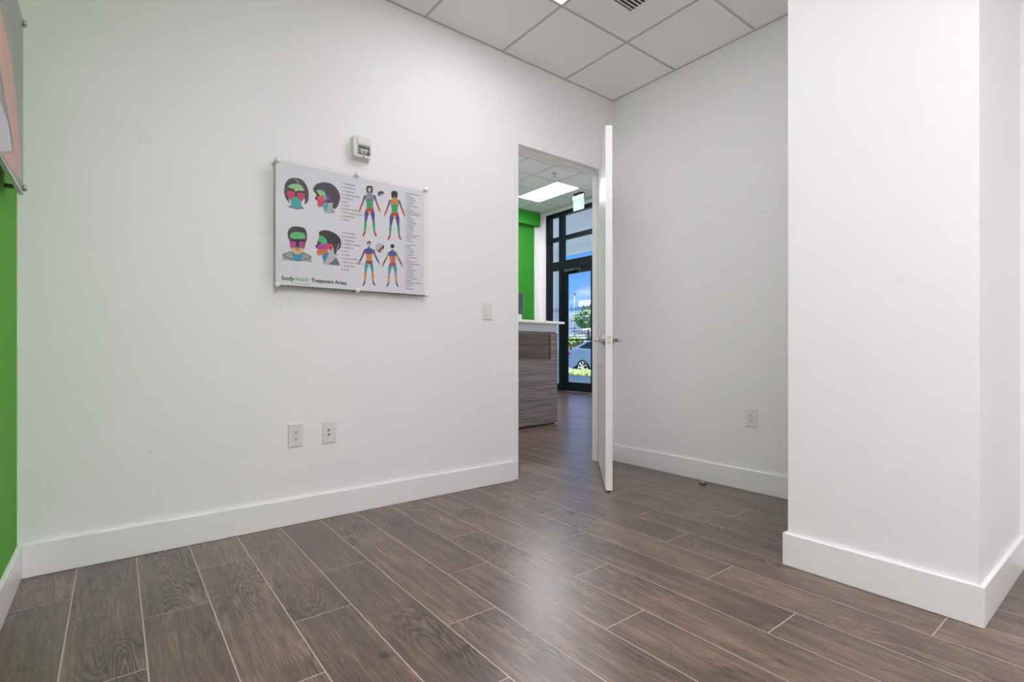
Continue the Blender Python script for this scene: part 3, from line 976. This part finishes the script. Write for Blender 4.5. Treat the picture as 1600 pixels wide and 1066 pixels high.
# fire alarm strobe above the chart
st = thing('fire_alarm', 'white fire alarm strobe above the chart', 'fire alarm', (1.130, YA, 2.105), 0)
w, h = 0.056, 0.068
bm = bmesh.new()
prism(bm, rrect(-w, w, -h, h, 0.014), -0.012, 0.0, lambda a, b, y: (a, y, b))
obj('base', bm, M_plastic, st, 0.002)
bm = bmesh.new()
prism(bm, rrect(-w + 0.003, w - 0.003, -h + 0.010, h - 0.003, 0.016), -0.046, -0.012, lambda a, b, y: (a, y, b))
body = obj('body', bm, M_plastic, st, 0.004)
bm = bmesh.new()
prism(bm, rrect(-0.030, 0.044, -0.040, 0.010, 0.006), -0.0475, -0.045, lambda a, b, y: (a, y, b))
cav = obj('strobe_recess', bm, mat('strobe_reflector', (0.42, 0.42, 0.42, 1), 0.2, metal=0.7), st)
obj('strobe_tube', boxes((-0.014, 0.026, -0.051, -0.0475, -0.018, -0.010), (-0.010, -0.004, -0.051, -0.0475, -0.034, -0.018), (0.014, 0.020, -0.051, -0.0475, -0.034, -0.018)), M_plastic, cav)
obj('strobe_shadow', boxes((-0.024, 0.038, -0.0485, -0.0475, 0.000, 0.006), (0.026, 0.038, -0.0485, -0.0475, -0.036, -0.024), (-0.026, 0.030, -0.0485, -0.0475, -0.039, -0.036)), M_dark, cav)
bm = bmesh.new()
prism(bm, rrect(-0.034, 0.048, -0.046, 0.056, 0.008), -0.060, -0.0515, lambda a, b, y: (a, y, b))
obj('lens', bm, M_acryl, st, 0.002)
bm = bmesh.new()
prism(bm, rrect(-0.034, 0.048, 0.014, 0.056, 0.008), -0.052, -0.046, lambda a, b, y: (a, y, b))
obj('cover', bm, M_plastic, st, 0.003)
bm = bmesh.new()
cyl(bm, (0.004, -0.046, -0.052), (0.004, -0.048, -0.052), 0.004, n=10)
obj('screw', bm, M_dark, st)
for i, ch in enumerate('FIRE'):
    me = text_mesh(ch, 0.016, 'CENTER', 0.0003)
    for v_ in me.vertices:      # letters read on the left flank of the housing
        v_.co = (-w + 0.0027, -0.027 - v_.co.x, 0.024 - i * 0.015 + v_.co.y)
    me.materials.append(ink((120, 120, 122)))
    o = bpy.data.objects.new('lettering', me)
    COL.objects.link(o)
    o.parent = body

# door stop on the floor
ds = thing('door_stop', 'small metal dome door stop on the floor by the baseboard', 'door stop', (3.235, 1.994, 0), 0)
bm = bmesh.new()
lathe(bm, (0, 0, 0), (0, 0, 1), [(0.024, 0), (0.025, 0.004), (0.024, 0.012), (0.019, 0.022), (0.010, 0.028), (0.0, 0.029)], 20)
obj('dome', bm, mat('dull_steel', (0.30, 0.29, 0.27, 1), 0.35, metal=0.9), ds)
bm = bmesh.new()
lathe(bm, (0, 0, 0.006), (0, 0, 1), [(0.0255, 0), (0.0275, 0.003), (0.0255, 0.006)], 20)
obj('rubber_ring', bm, M_rubber, ds)

# ------------------------------------------------------------------ reception desk in the lobby
DA = math.radians(5.6)
desk = thing('reception_desk', 'grey woodgrain reception desk with a white counter', 'desk', (4.440, 4.770, 0), DA)
# local x: towards the desk's right end is 0, negative to the left; local y: away from us
DL = 1.95
M_white_lam = mat('white_laminate', (0.74, 0.75, 0.78, 1), 0.3, var=0.01)
def dk(name, bs, m, bev=0.0, par=desk):
    return obj(name, boxes(*bs), m, par, bev)
dk('toe_kick', [(-DL + 0.03, -0.03, 0.03, 0.60, 0, 0.03)], M_black)
dk('front_panel', [(-DL, 0, 0.0, 0.03, 0.02, 0.815), (-0.125, 0, 0.0, 0.03, 0.815, 1.145), (-DL, -0.125, 0.0, 0.03, 1.135, 1.145)], M_lam)
dk('darkened_panel', [(-DL, -0.125, 0.012, 0.03, 0.815, 1.135)], M_lam_dk)  # added panel; exposure darkening put into its colour, desk itself is one laminate
dk('end_panel', [(-0.022, 0.012, 0.03, 0.75, 0.0, 1.160)], M_white_lam)
dk('end_panel', [(-DL - 0.012, -DL + 0.022, 0.03, 0.75, 0.0, 1.160)], M_white_lam)
dk('shadow_strip', [(-DL + 0.01, -0.03, 0.006, 0.03, 1.145, 1.158)], M_dark)
dk('upper_band', [(-DL, 0.0, 0.02, 0.06, 1.158, 1.262)], mat('grey_white_band', (0.55, 0.57, 0.62, 1), 0.35, var=0.01))
dk('counter_top', [(-DL - 0.05, 0.085, -0.05, 0.36, 1.262, 1.292)], M_trim, 0.003)
dk('work_surface', [(-DL + 0.02, -0.022, 0.06, 0.80, 0.72, 0.75)], M_trim)
mon = thing('desk_screen', 'dark slim screen on a white stand on the reception counter', 'screen', (3.925, 4.93, 1.292), DA)
obj('stand_base', boxes((-0.085, 0.072, -0.05, 0.06, 0, 0.012), (-0.04, 0.068, 0.0, 0.03, 0.012, 0.10)), M_plastic, mon, 0.002)
obj('screen_shell', boxes((-0.18, 0.085, -0.012, 0.014, 0.085, 0.35)), mat('dark_grey_plastic', srgb(58, 66, 72), 0.35), mon, 0.004)
obj('screen_edge', boxes((0.085, 0.0885, -0.010, 0.012, 0.09, 0.345)), mat('pale_blue_edge', srgb(150, 176, 186), 0.3), mon)

# sprinkler head in the lobby ceiling
sp = thing('sprinkler_head', 'small sprinkler head in the lobby ceiling', 'sprinkler', (6.31, 6.86, LH), 0)
bm = bmesh.new()
lathe(bm, (0, 0, 0.002), (0, 0, -1), [(0.045, 0), (0.045, 0.004), (0.03, 0.008), (0.012, 0.012), (0.012, 0.035), (0.0, 0.036)], 18)
obj('escutcheon', bm, M_steel, sp)
bm = bmesh.new()
lathe(bm, (0, 0, -0.052), (0, 0, -1), [(0.020, 0), (0.022, 0.003), (0.0, 0.004)], 14)
cyl(bm, (0.012, 0, -0.032), (0.004, 0, -0.054), 0.003, n=8)
cyl(bm, (-0.012, 0, -0.032), (-0.004, 0, -0.054), 0.003, n=8)
obj('deflector', bm, M_steel, sp)

# exit sign hanging from the lobby ceiling
ex = thing('exit_sign', 'edge-lit green exit sign hanging from the lobby ceiling', 'exit sign', (7.5, 7.42, LH), 0)
obj('canopy', boxes((-0.03, 0.05, -0.11, 0.13, -0.035, 0.0)), M_black, ex, 0.003)
obj('housing', boxes((-0.022, 0.022, -0.155, 0.155, -0.125, -0.035)), M_steel, ex, 0.003)
M_exit = mat('exit_panel_acrylic', srgb(70, 130, 120), 0.25, var=0.02, emit=srgb(140, 235, 215), estr=0.40)
panel = obj('sign_panel', boxes((-0.004, 0.004, -0.15, 0.15, -0.345, -0.125)), M_exit, ex)
me = text_mesh('EXIT', 0.17, 'CENTER', 0.004)
for v_ in me.vertices:
    v_.co = (-0.0052, -v_.co.x * 0.82, -0.30 + v_.co.y)
me.materials.append(mat('exit_letter_green', srgb(30, 110, 90), 0.4))
o = bpy.data.objects.new('lettering', me)
COL.objects.link(o)
o.parent = panel

# ------------------------------------------------------------------ storefront
FX0, FX1 = LX1 + 0.02, LX1 + 0.12
fr = struct('window_1', boxes((FX0, FX1, SFY1 - 0.14, SFY1, 0, SFH), (FX0, FX1, SFY0, SFY0 + 0.10, 0, SFH),
                              (FX0, FX1, SFY0 + 0.10, SFY1 - 0.14, 3.985, SFH)), M_black, 'black aluminium storefront frame')
MULL = [(8.44, 8.570), (7.365, 7.480)]
panes = []
for a, b in MULL:
    obj('mullion', boxes((FX0, FX1, a, b, 0, 3.985)), M_black, fr)
bays = [(8.570, SFY1 - 0.14), (7.480, 8.44), (SFY0 + 0.10, 7.365)]
for i, (a, b) in enumerate(bays):
    obj('transom_bar', boxes((FX0, FX1, a, b, 3.425, 3.515)), M_black, fr)
    obj('transom_bar', boxes((FX0 - 0.01, FX1, a, b, 2.755, 2.945)), M_black, fr)
    obj('pane', boxes((FX0 + 0.045, FX0 + 0.051, a, b, 3.515, 3.985)), M_glass, fr)
    obj('pane', boxes((FX0 + 0.045, FX0 + 0.051, a, b, 2.945, 3.425)), M_glass, fr)
    if i != 1:
        obj('bottom_rail', boxes((FX0, FX1, a, b, 0, 0.16)), M_black, fr)
        obj('pane', boxes((FX0 + 0.045, FX0 + 0.051, a, b, 0.16, 2.755)), M_glass, fr)
obj('sill', boxes((LX1 - 0.005, LX1 + 0.15, SFY0, SFY1, -0.002, 0.006)), M_steel, fr)
# glass door
a, b = 7.486, 8.434
ga, gb = 7.596, 8.315
d2 = struct('door_2', boxes((FX0 + 0.02, FX0 + 0.065, a, ga, 0.012, 2.748), (FX0 + 0.02, FX0 + 0.065, gb, b, 0.012, 2.748),
                            (FX0 + 0.02, FX0 + 0.065, ga, gb, 0.012, 0.207), (FX0 + 0.02, FX0 + 0.065, ga, gb, 2.630, 2.748)), M_black,
            'black framed glass entrance door with mirrored lettering')
gl = obj('pane', boxes((FX0 + 0.040, FX0 + 0.046, ga, gb, 0.207, 2.630)), M_glass, d2)
obj('push_bar', boxes((FX0 - 0.035, FX0 - 0.010, a + 0.03, b - 0.03, 1.135, 1.165), (FX0 - 0.010, FX0 + 0.02, a + 0.03, a + 0.07, 1.13, 1.17),
                      (FX0 - 0.010, FX0 + 0.02, b - 0.07, b - 0.03, 1.13, 1.17)), M_black, d2)
obj('door_closer', boxes((FX0 - 0.045, FX0 + 0.02, 8.02, 8.36, 2.68, 2.74)), mat('dark_closer', srgb(58, 64, 76), 0.3), d2, 0.004)
obj('closer_arm', boxes((FX0 - 0.03, FX0 - 0.015, 7.86, 8.03, 2.70, 2.715), (FX0 - 0.03, FX0 + 0.01, 7.86, 7.88, 2.64, 2.70)), M_steel, d2)
# lettering on the glass is made to be read from outside, so it is mirrored in here
M_vinyl = mat('dark_vinyl', srgb(34, 40, 48), 0.5)
def glass_text(body, y, z, width, size, bold, shear, m):
    me = text_mesh(body, size, 'LEFT', bold, shear)
    xs = [q.co.x for q in me.vertices]
    k = width / (max(xs) - min(xs))
    for q in me.vertices:
        q.co = (FX0 + 0.0475, y + (q.co.x - min(xs)) * k, z + q.co.y)
    me.materials.append(m)
    o_ = bpy.data.objects.new('lettering', me)
    COL.objects.link(o_)
    o_.parent = gl
glass_text('body', 7.625, 1.80, 0.30, 0.155, 0.005, 0, M_vinyl)
glass_text('details', 7.935, 1.80, 0.33, 0.145, 0.001, 0.25, M_vinyl)
bm = bmesh.new()
for z, y0, y1 in ((1.69, 7.80, 8.18), (1.63, 7.66, 8.16), (1.575, 7.68, 8.24), (1.41, 7.64, 8.28), (1.345, 7.66, 8.22), (1.285, 7.7, 8.0), (1.225, 7.64, 8.26)):
    y = y0
    while y < y1:
        w_ = random.uniform(0.03, 0.10)
        B(bm, FX0 + 0.0466, FX0 + 0.0476, y, min(y + w_, y1), z - 0.011, z + 0.011)
        y += w_ + 0.02
obj('fine_print', bm, mat('grey_vinyl', srgb(92, 104, 108), 0.5), gl)['kind'] = 'stuff'

# ------------------------------------------------------------------ outside
struct('sidewalk', boxes((LX1 + 0.12, 13.0, -6, 30, -0.15, -0.015)), M_conc, 'pale concrete sidewalk outside the entrance')
struct('ground', boxes((13.0, 140, -60, 150, -0.30, -0.16)), M_asph, 'grey parking lot pavement')
struct('kerb', boxes((13.0, 13.15, -6, 30, -0.16, -0.01), (14.4, 14.55, -6, 30, -0.16, -0.02)), M_conc)
# canopy over the walk
cn = struct('canopy', boxes((LX1 + 0.15, 12.1, 0, 26, 4.30, 4.45)), M_stucco, 'pale canopy over the entrance walk')
obj('fascia', boxes((11.85, 12.15, 0, 26, 4.12, 4.45)), M_stucco, cn)
obj('header_beam', boxes((LX1 + 0.15, 8.55, 0, 26, 4.16, 4.30)), M_stucco, cn)
for yy in (3.3, 12.75, 22.2):
    po = obj('post', boxes((11.75, 12.15, yy, yy + 0.65, -0.014, 4.12)), M_stucco, cn)
    obj('post_base', boxes((11.68, 12.22, yy - 0.07, yy + 0.72, -0.014, 0.9), (11.70, 12.20, yy - 0.05, yy + 0.70, 2.2, 2.32)), M_conc, po)

def leaf_cloud(name, m, blobs, count, size, parent, rnd):
    """leaves scattered over a few rounded masses"""
    bm = bmesh.new()
    for _ in range(count):
        c, rad = rnd.choice(blobs)
        d = Vector((rnd.gauss(0, 1), rnd.gauss(0, 1), rnd.gauss(0, 1))).normalized()
        k = rnd.uniform(0.72, 1.05)
        p = Vector((c[0] + d.x * rad[0] * k, c[1] + d.y * rad[1] * k, c[2] + d.z * rad[2] * k))
        a_ = Vector((rnd.uniform(-1, 1), rnd.uniform(-1, 1), rnd.uniform(-1, 1))).normalized()
        b_ = a_.orthogonal().normalized()
        s_ = size * rnd.uniform(0.6, 1.3)
        bm.faces.new([bm.verts.new(p + q) for q in (-a_ * s_, b_ * s_ * 0.45, a_ * s_, -b_ * s_ * 0.45)])
    for c, rad in blobs:       # inner mass so that it is not see-through
        r_ = bmesh.ops.create_icosphere(bm, subdivisions=2, radius=1.0)
        for v_ in r_['verts']:
            j = 0.8 * rnd.uniform(0.88, 1.08)
            v_.co = Vector((c[0] + v_.co.x * rad[0] * j, c[1] + v_.co.y * rad[1] * j, c[2] + v_.co.z * rad[2] * j))
    o_ = obj(name, bm, m, parent, normals=False)
    o_['kind'] = 'stuff'
    return o_
rnd = random.Random(3)
M_leaf = [mat('leaf_%d' % i, c, 0.6, var=0.5, scale=6) for i, c in enumerate((srgb(178, 196, 130), srgb(142, 180, 132), srgb(122, 164, 128)))]
M_bark = mat('bark', srgb(110, 96, 84), 0.9, var=0.3)
hedge = thing('hedge', 'low clipped green hedge in front of the parked car', 'hedge', (13.60, 13.6, -0.10), 0)
hb = [((0.08 * rnd.uniform(-1, 1), -4 + i * 0.42, 0.10), (0.50, 0.36, 0.20 + 0.04 * rnd.random())) for i in range(20)]
leaf_cloud('foliage', M_leaf[0], hb, 9000, 0.045, hedge, rnd)
for i in range(20):
    bm = bmesh.new()
    cyl(bm, (0, -4 + i * 0.42, -0.06), (0, -4 + i * 0.42, 0.2), 0.02, n=6)
    obj('stem', bm, M_bark, hedge)

def tree(label, loc, hgt, rad, mi):
    t = thing('tree', label, 'tree', loc, 0, 'trees across the parking lot')
    bm = bmesh.new()
    cyl(bm, (0, 0, 0), (0, 0, hgt * 0.6), 0.16, 0.08, 8)
    obj('trunk', bm, M_bark, t)
    bl = [((rnd.uniform(-.5, .5) * rad, rnd.uniform(-.6, .6) * rad, hgt * rnd.uniform(0.72, 0.86)), (rad * .6, rad * .6, hgt * 0.13)) for _ in range(6)]
    leaf_cloud('foliage', M_leaf[mi], bl, 2200, 0.22, t, rnd)
tree('leafy green tree beside the white building across the lot', (36.0, 34.3, -0.16), 5.0, 1.5, 1)
tree('darker green tree at the right edge of the glass door', (33.0, 29.6, -0.16), 4.8, 1.4, 2)
tree('small pale green tree left of the parked car', (31.0, 31.6, -0.16), 2.2, 1.0, 0)

bld = thing('building', 'low white shop building across the parking lot', 'building', (44, 40, -0.16), 0)
obj('main_block', boxes((0, 12, -24, 2.9, 0, 6.2)), M_stucco, bld)
obj('parapet', boxes((-0.4, 12.2, -24.2, 3.2, 6.2, 6.9)), M_trim, bld)
obj('side_wing', boxes((1.5, 12, 2.9, 34, 0, 5.0)), M_stucco, bld)
obj('roof_band', boxes((1.0, 12, 3.2, 34, 5.0, 5.7)), mat('pale_band', srgb(198, 206, 214), 0.7), bld)
obj('awning', boxes((-1.4, 0, -24, 2.6, 2.9, 3.15)), mat('grey_awning', srgb(150, 156, 164), 0.7), bld)
for i in range(8):
    wn = obj('window', boxes((-0.05, 0.06, 1.6 - i * 2.6 - 1.8, 1.6 - i * 2.6, 0.4, 2.7)), M_black, bld)
    obj('pane', boxes((-0.07, -0.05, 1.6 - i * 2.6 - 1.7, 1.6 - i * 2.6 - 0.1, 0.5, 2.6)), mat('dark_pane', srgb(150, 172, 190), 0.15), wn)
for i in range(9):
    wn = obj('window', boxes((1.45, 1.56, 5 + i * 3.2, 7 + i * 3.2, 0.4, 2.6)), M_black, bld)
    obj('pane', boxes((1.43, 1.45, 5.1 + i * 3.2, 6.9 + i * 3.2, 0.5, 2.5)), mat('dark_pane', srgb(150, 172, 190), 0.15), wn)
pole = thing('utility_pole', 'thin pale pole standing left of the white building', 'pole', (42.0, 42.2, -0.16), 0)
bm = bmesh.new()
cyl(bm, (0, 0, 0), (0, 0, 7.5), 0.12, 0.08, 10)
obj('shaft', bm, mat('pale_pole', srgb(176, 190, 206), 0.5), pole)
obj('cap', boxes((-0.13, 0.13, -0.13, 0.13, 7.5, 7.6)), M_steel, pole)

# parked car: tail towards +y, flank facing the shop
car = thing('parked_car', 'silver blue car parked behind the hedge', 'car', (15.7, 13.95, -0.16), 0)
M_car = mat('silver_blue_paint', srgb(132, 152, 178), 0.25, metal=0.35, var=0.03, coat=0.6)
M_rim = mat('silver_rim', (0.80, 0.81, 0.84, 1), 0.4, metal=0.0)
M_cglass = mat('dark_car_glass', srgb(36, 54, 84), 0.08, var=0.02)
def arch(yc, r, n=10):
    return [(yc + r * math.cos(math.pi * i / n), 0.30 + r * math.sin(math.pi * i / n)) for i in range(n + 1)]
WB0, WB1 = -1.30, 1.36
prof = [(-2.25, 0.32), (-2.28, 0.62), (-2.1, 0.80), (-1.0, 0.98), (0.6, 1.06), (2.05, 1.10), (2.22, 0.98), (2.26, 0.60), (2.20, 0.32)]
low = [(2.0, 0.26)] + arch(WB1, 0.375) + [(0.8, 0.22), (-0.8, 0.22)] + arch(WB0, 0.375) + [(-2.0, 0.26)]
low = [p for p in low]
bm = bmesh.new()
prism(bm, prof + low, 0.0, 1.80, lambda y, z, x: (x, y, z))
bmesh.ops.triangulate(bm, faces=[f for f in bm.faces if len(f.verts) > 4])
obj('body', bm, M_car, car, 0.012, 2)
bm = bmesh.new()
cab = [(-0.95, 0.98, 0.06), (-0.25, 1.46, 0.24), (0.55, 1.53, 0.27), (1.35, 1.47, 0.26), (2.08, 1.08, 0.08)]
Lp = [bm.verts.new((i, y, z)) for y, z, i in cab]
Rp = [bm.verts.new((1.8 - i, y, z)) for y, z, i in cab]
for k in range(4):
    bm.faces.new((Lp[k], Lp[k + 1], Rp[k + 1], Rp[k]))
bm.faces.new(Lp)
bm.faces.new(Rp)
bm.faces.new((Lp[0], Rp[0], Rp[4], Lp[4]))
bmesh.ops.triangulate(bm, faces=[f for f in bm.faces if len(f.verts) > 4])
obj('cabin', bm, M_car, car, 0.02, 2)
def side_glass(pts):
    bm = bmesh.new()
    def inset(z):
        return 0.06 + (z - 0.98) / (1.53 - 0.98) * 0.21 - 0.018
    for m_ in (0, 1):
        vs = [bm.verts.new(((inset(z) if m_ == 0 else 1.8 - inset(z)), y, z)) for y, z in pts]
        bm.faces.new(vs)
    r_ = bmesh.ops.solidify(bm, geom=bm.faces[:], thickness=0.012)
    obj('side_window', bm, M_cglass, car)
side_glass([(-0.70, 1.08), (-0.18, 1.41), (0.42, 1.47), (0.42, 1.10)])
side_glass([(0.50, 1.10), (0.50, 1.47), (1.25, 1.41), (1.72, 1.16)])
for yc in (WB0, WB1):
    for x_, sg in ((-0.02, -1), (1.82, 1)):
        bm = bmesh.new()
        lathe(bm, (x_ - sg * 0.20, yc, 0.335), (sg, 0, 0), [(0.22, 0.0), (0.335, 0.01), (0.335, 0.19), (0.315, 0.205), (0.26, 0.20), (0.255, 0.12)], 28)
        wh = obj('wheel', bm, M_rubber, car)
        bm = bmesh.new()
        lathe(bm, (x_ - sg * 0.02, yc, 0.335), (sg, 0, 0), [(0.05, 0), (0.06, 0.015), (0.0, 0.022)], 16)
        for k in range(7):
            an = 2 * math.pi * k / 7
            cyl(bm, (x_ - sg * 0.01, yc, 0.335), (x_ - sg * 0.01, yc + 0.22 * math.cos(an), 0.335 + 0.22 * math.sin(an)), 0.028, 0.020, 8)
        lathe(bm, (x_ - sg * 0.05, yc, 0.335), (sg, 0, 0), [(0.22, 0), (0.268, 0.038), (0.245, 0.044), (0.22, 0.022), (0.0, 0.020)], 24)
        obj('rim', bm, M_rim, wh)
    bm = bmesh.new()
    cyl(bm, (0.25, yc, 0.33), (1.55, yc, 0.33), 0.39, n=24)
    obj('wheel_well', bm, M_dark, car)
obj('tail_light', boxes((-0.012, 0.05, 2.10, 2.245, 0.86, 0.97)), mat('red_lens', srgb(190, 40, 60), 0.2), car, 0.01)
obj('tail_light', boxes((1.75, 1.812, 2.10, 2.245, 0.86, 0.97)), mat('red_lens', srgb(190, 40, 60), 0.2), car, 0.01)
obj('head_light', boxes((-0.012, 0.06, -2.2, -1.95, 0.62, 0.74)), mat('clear_lens', srgb(220, 226, 232), 0.1), car, 0.01)
obj('head_light', boxes((1.74, 1.812, -2.2, -1.95, 0.62, 0.74)), mat('clear_lens', srgb(220, 226, 232), 0.1), car, 0.01)
obj('bumper', boxes((0.06, 1.74, 2.2, 2.31, 0.34, 0.58)), M_rubber, car, 0.02)
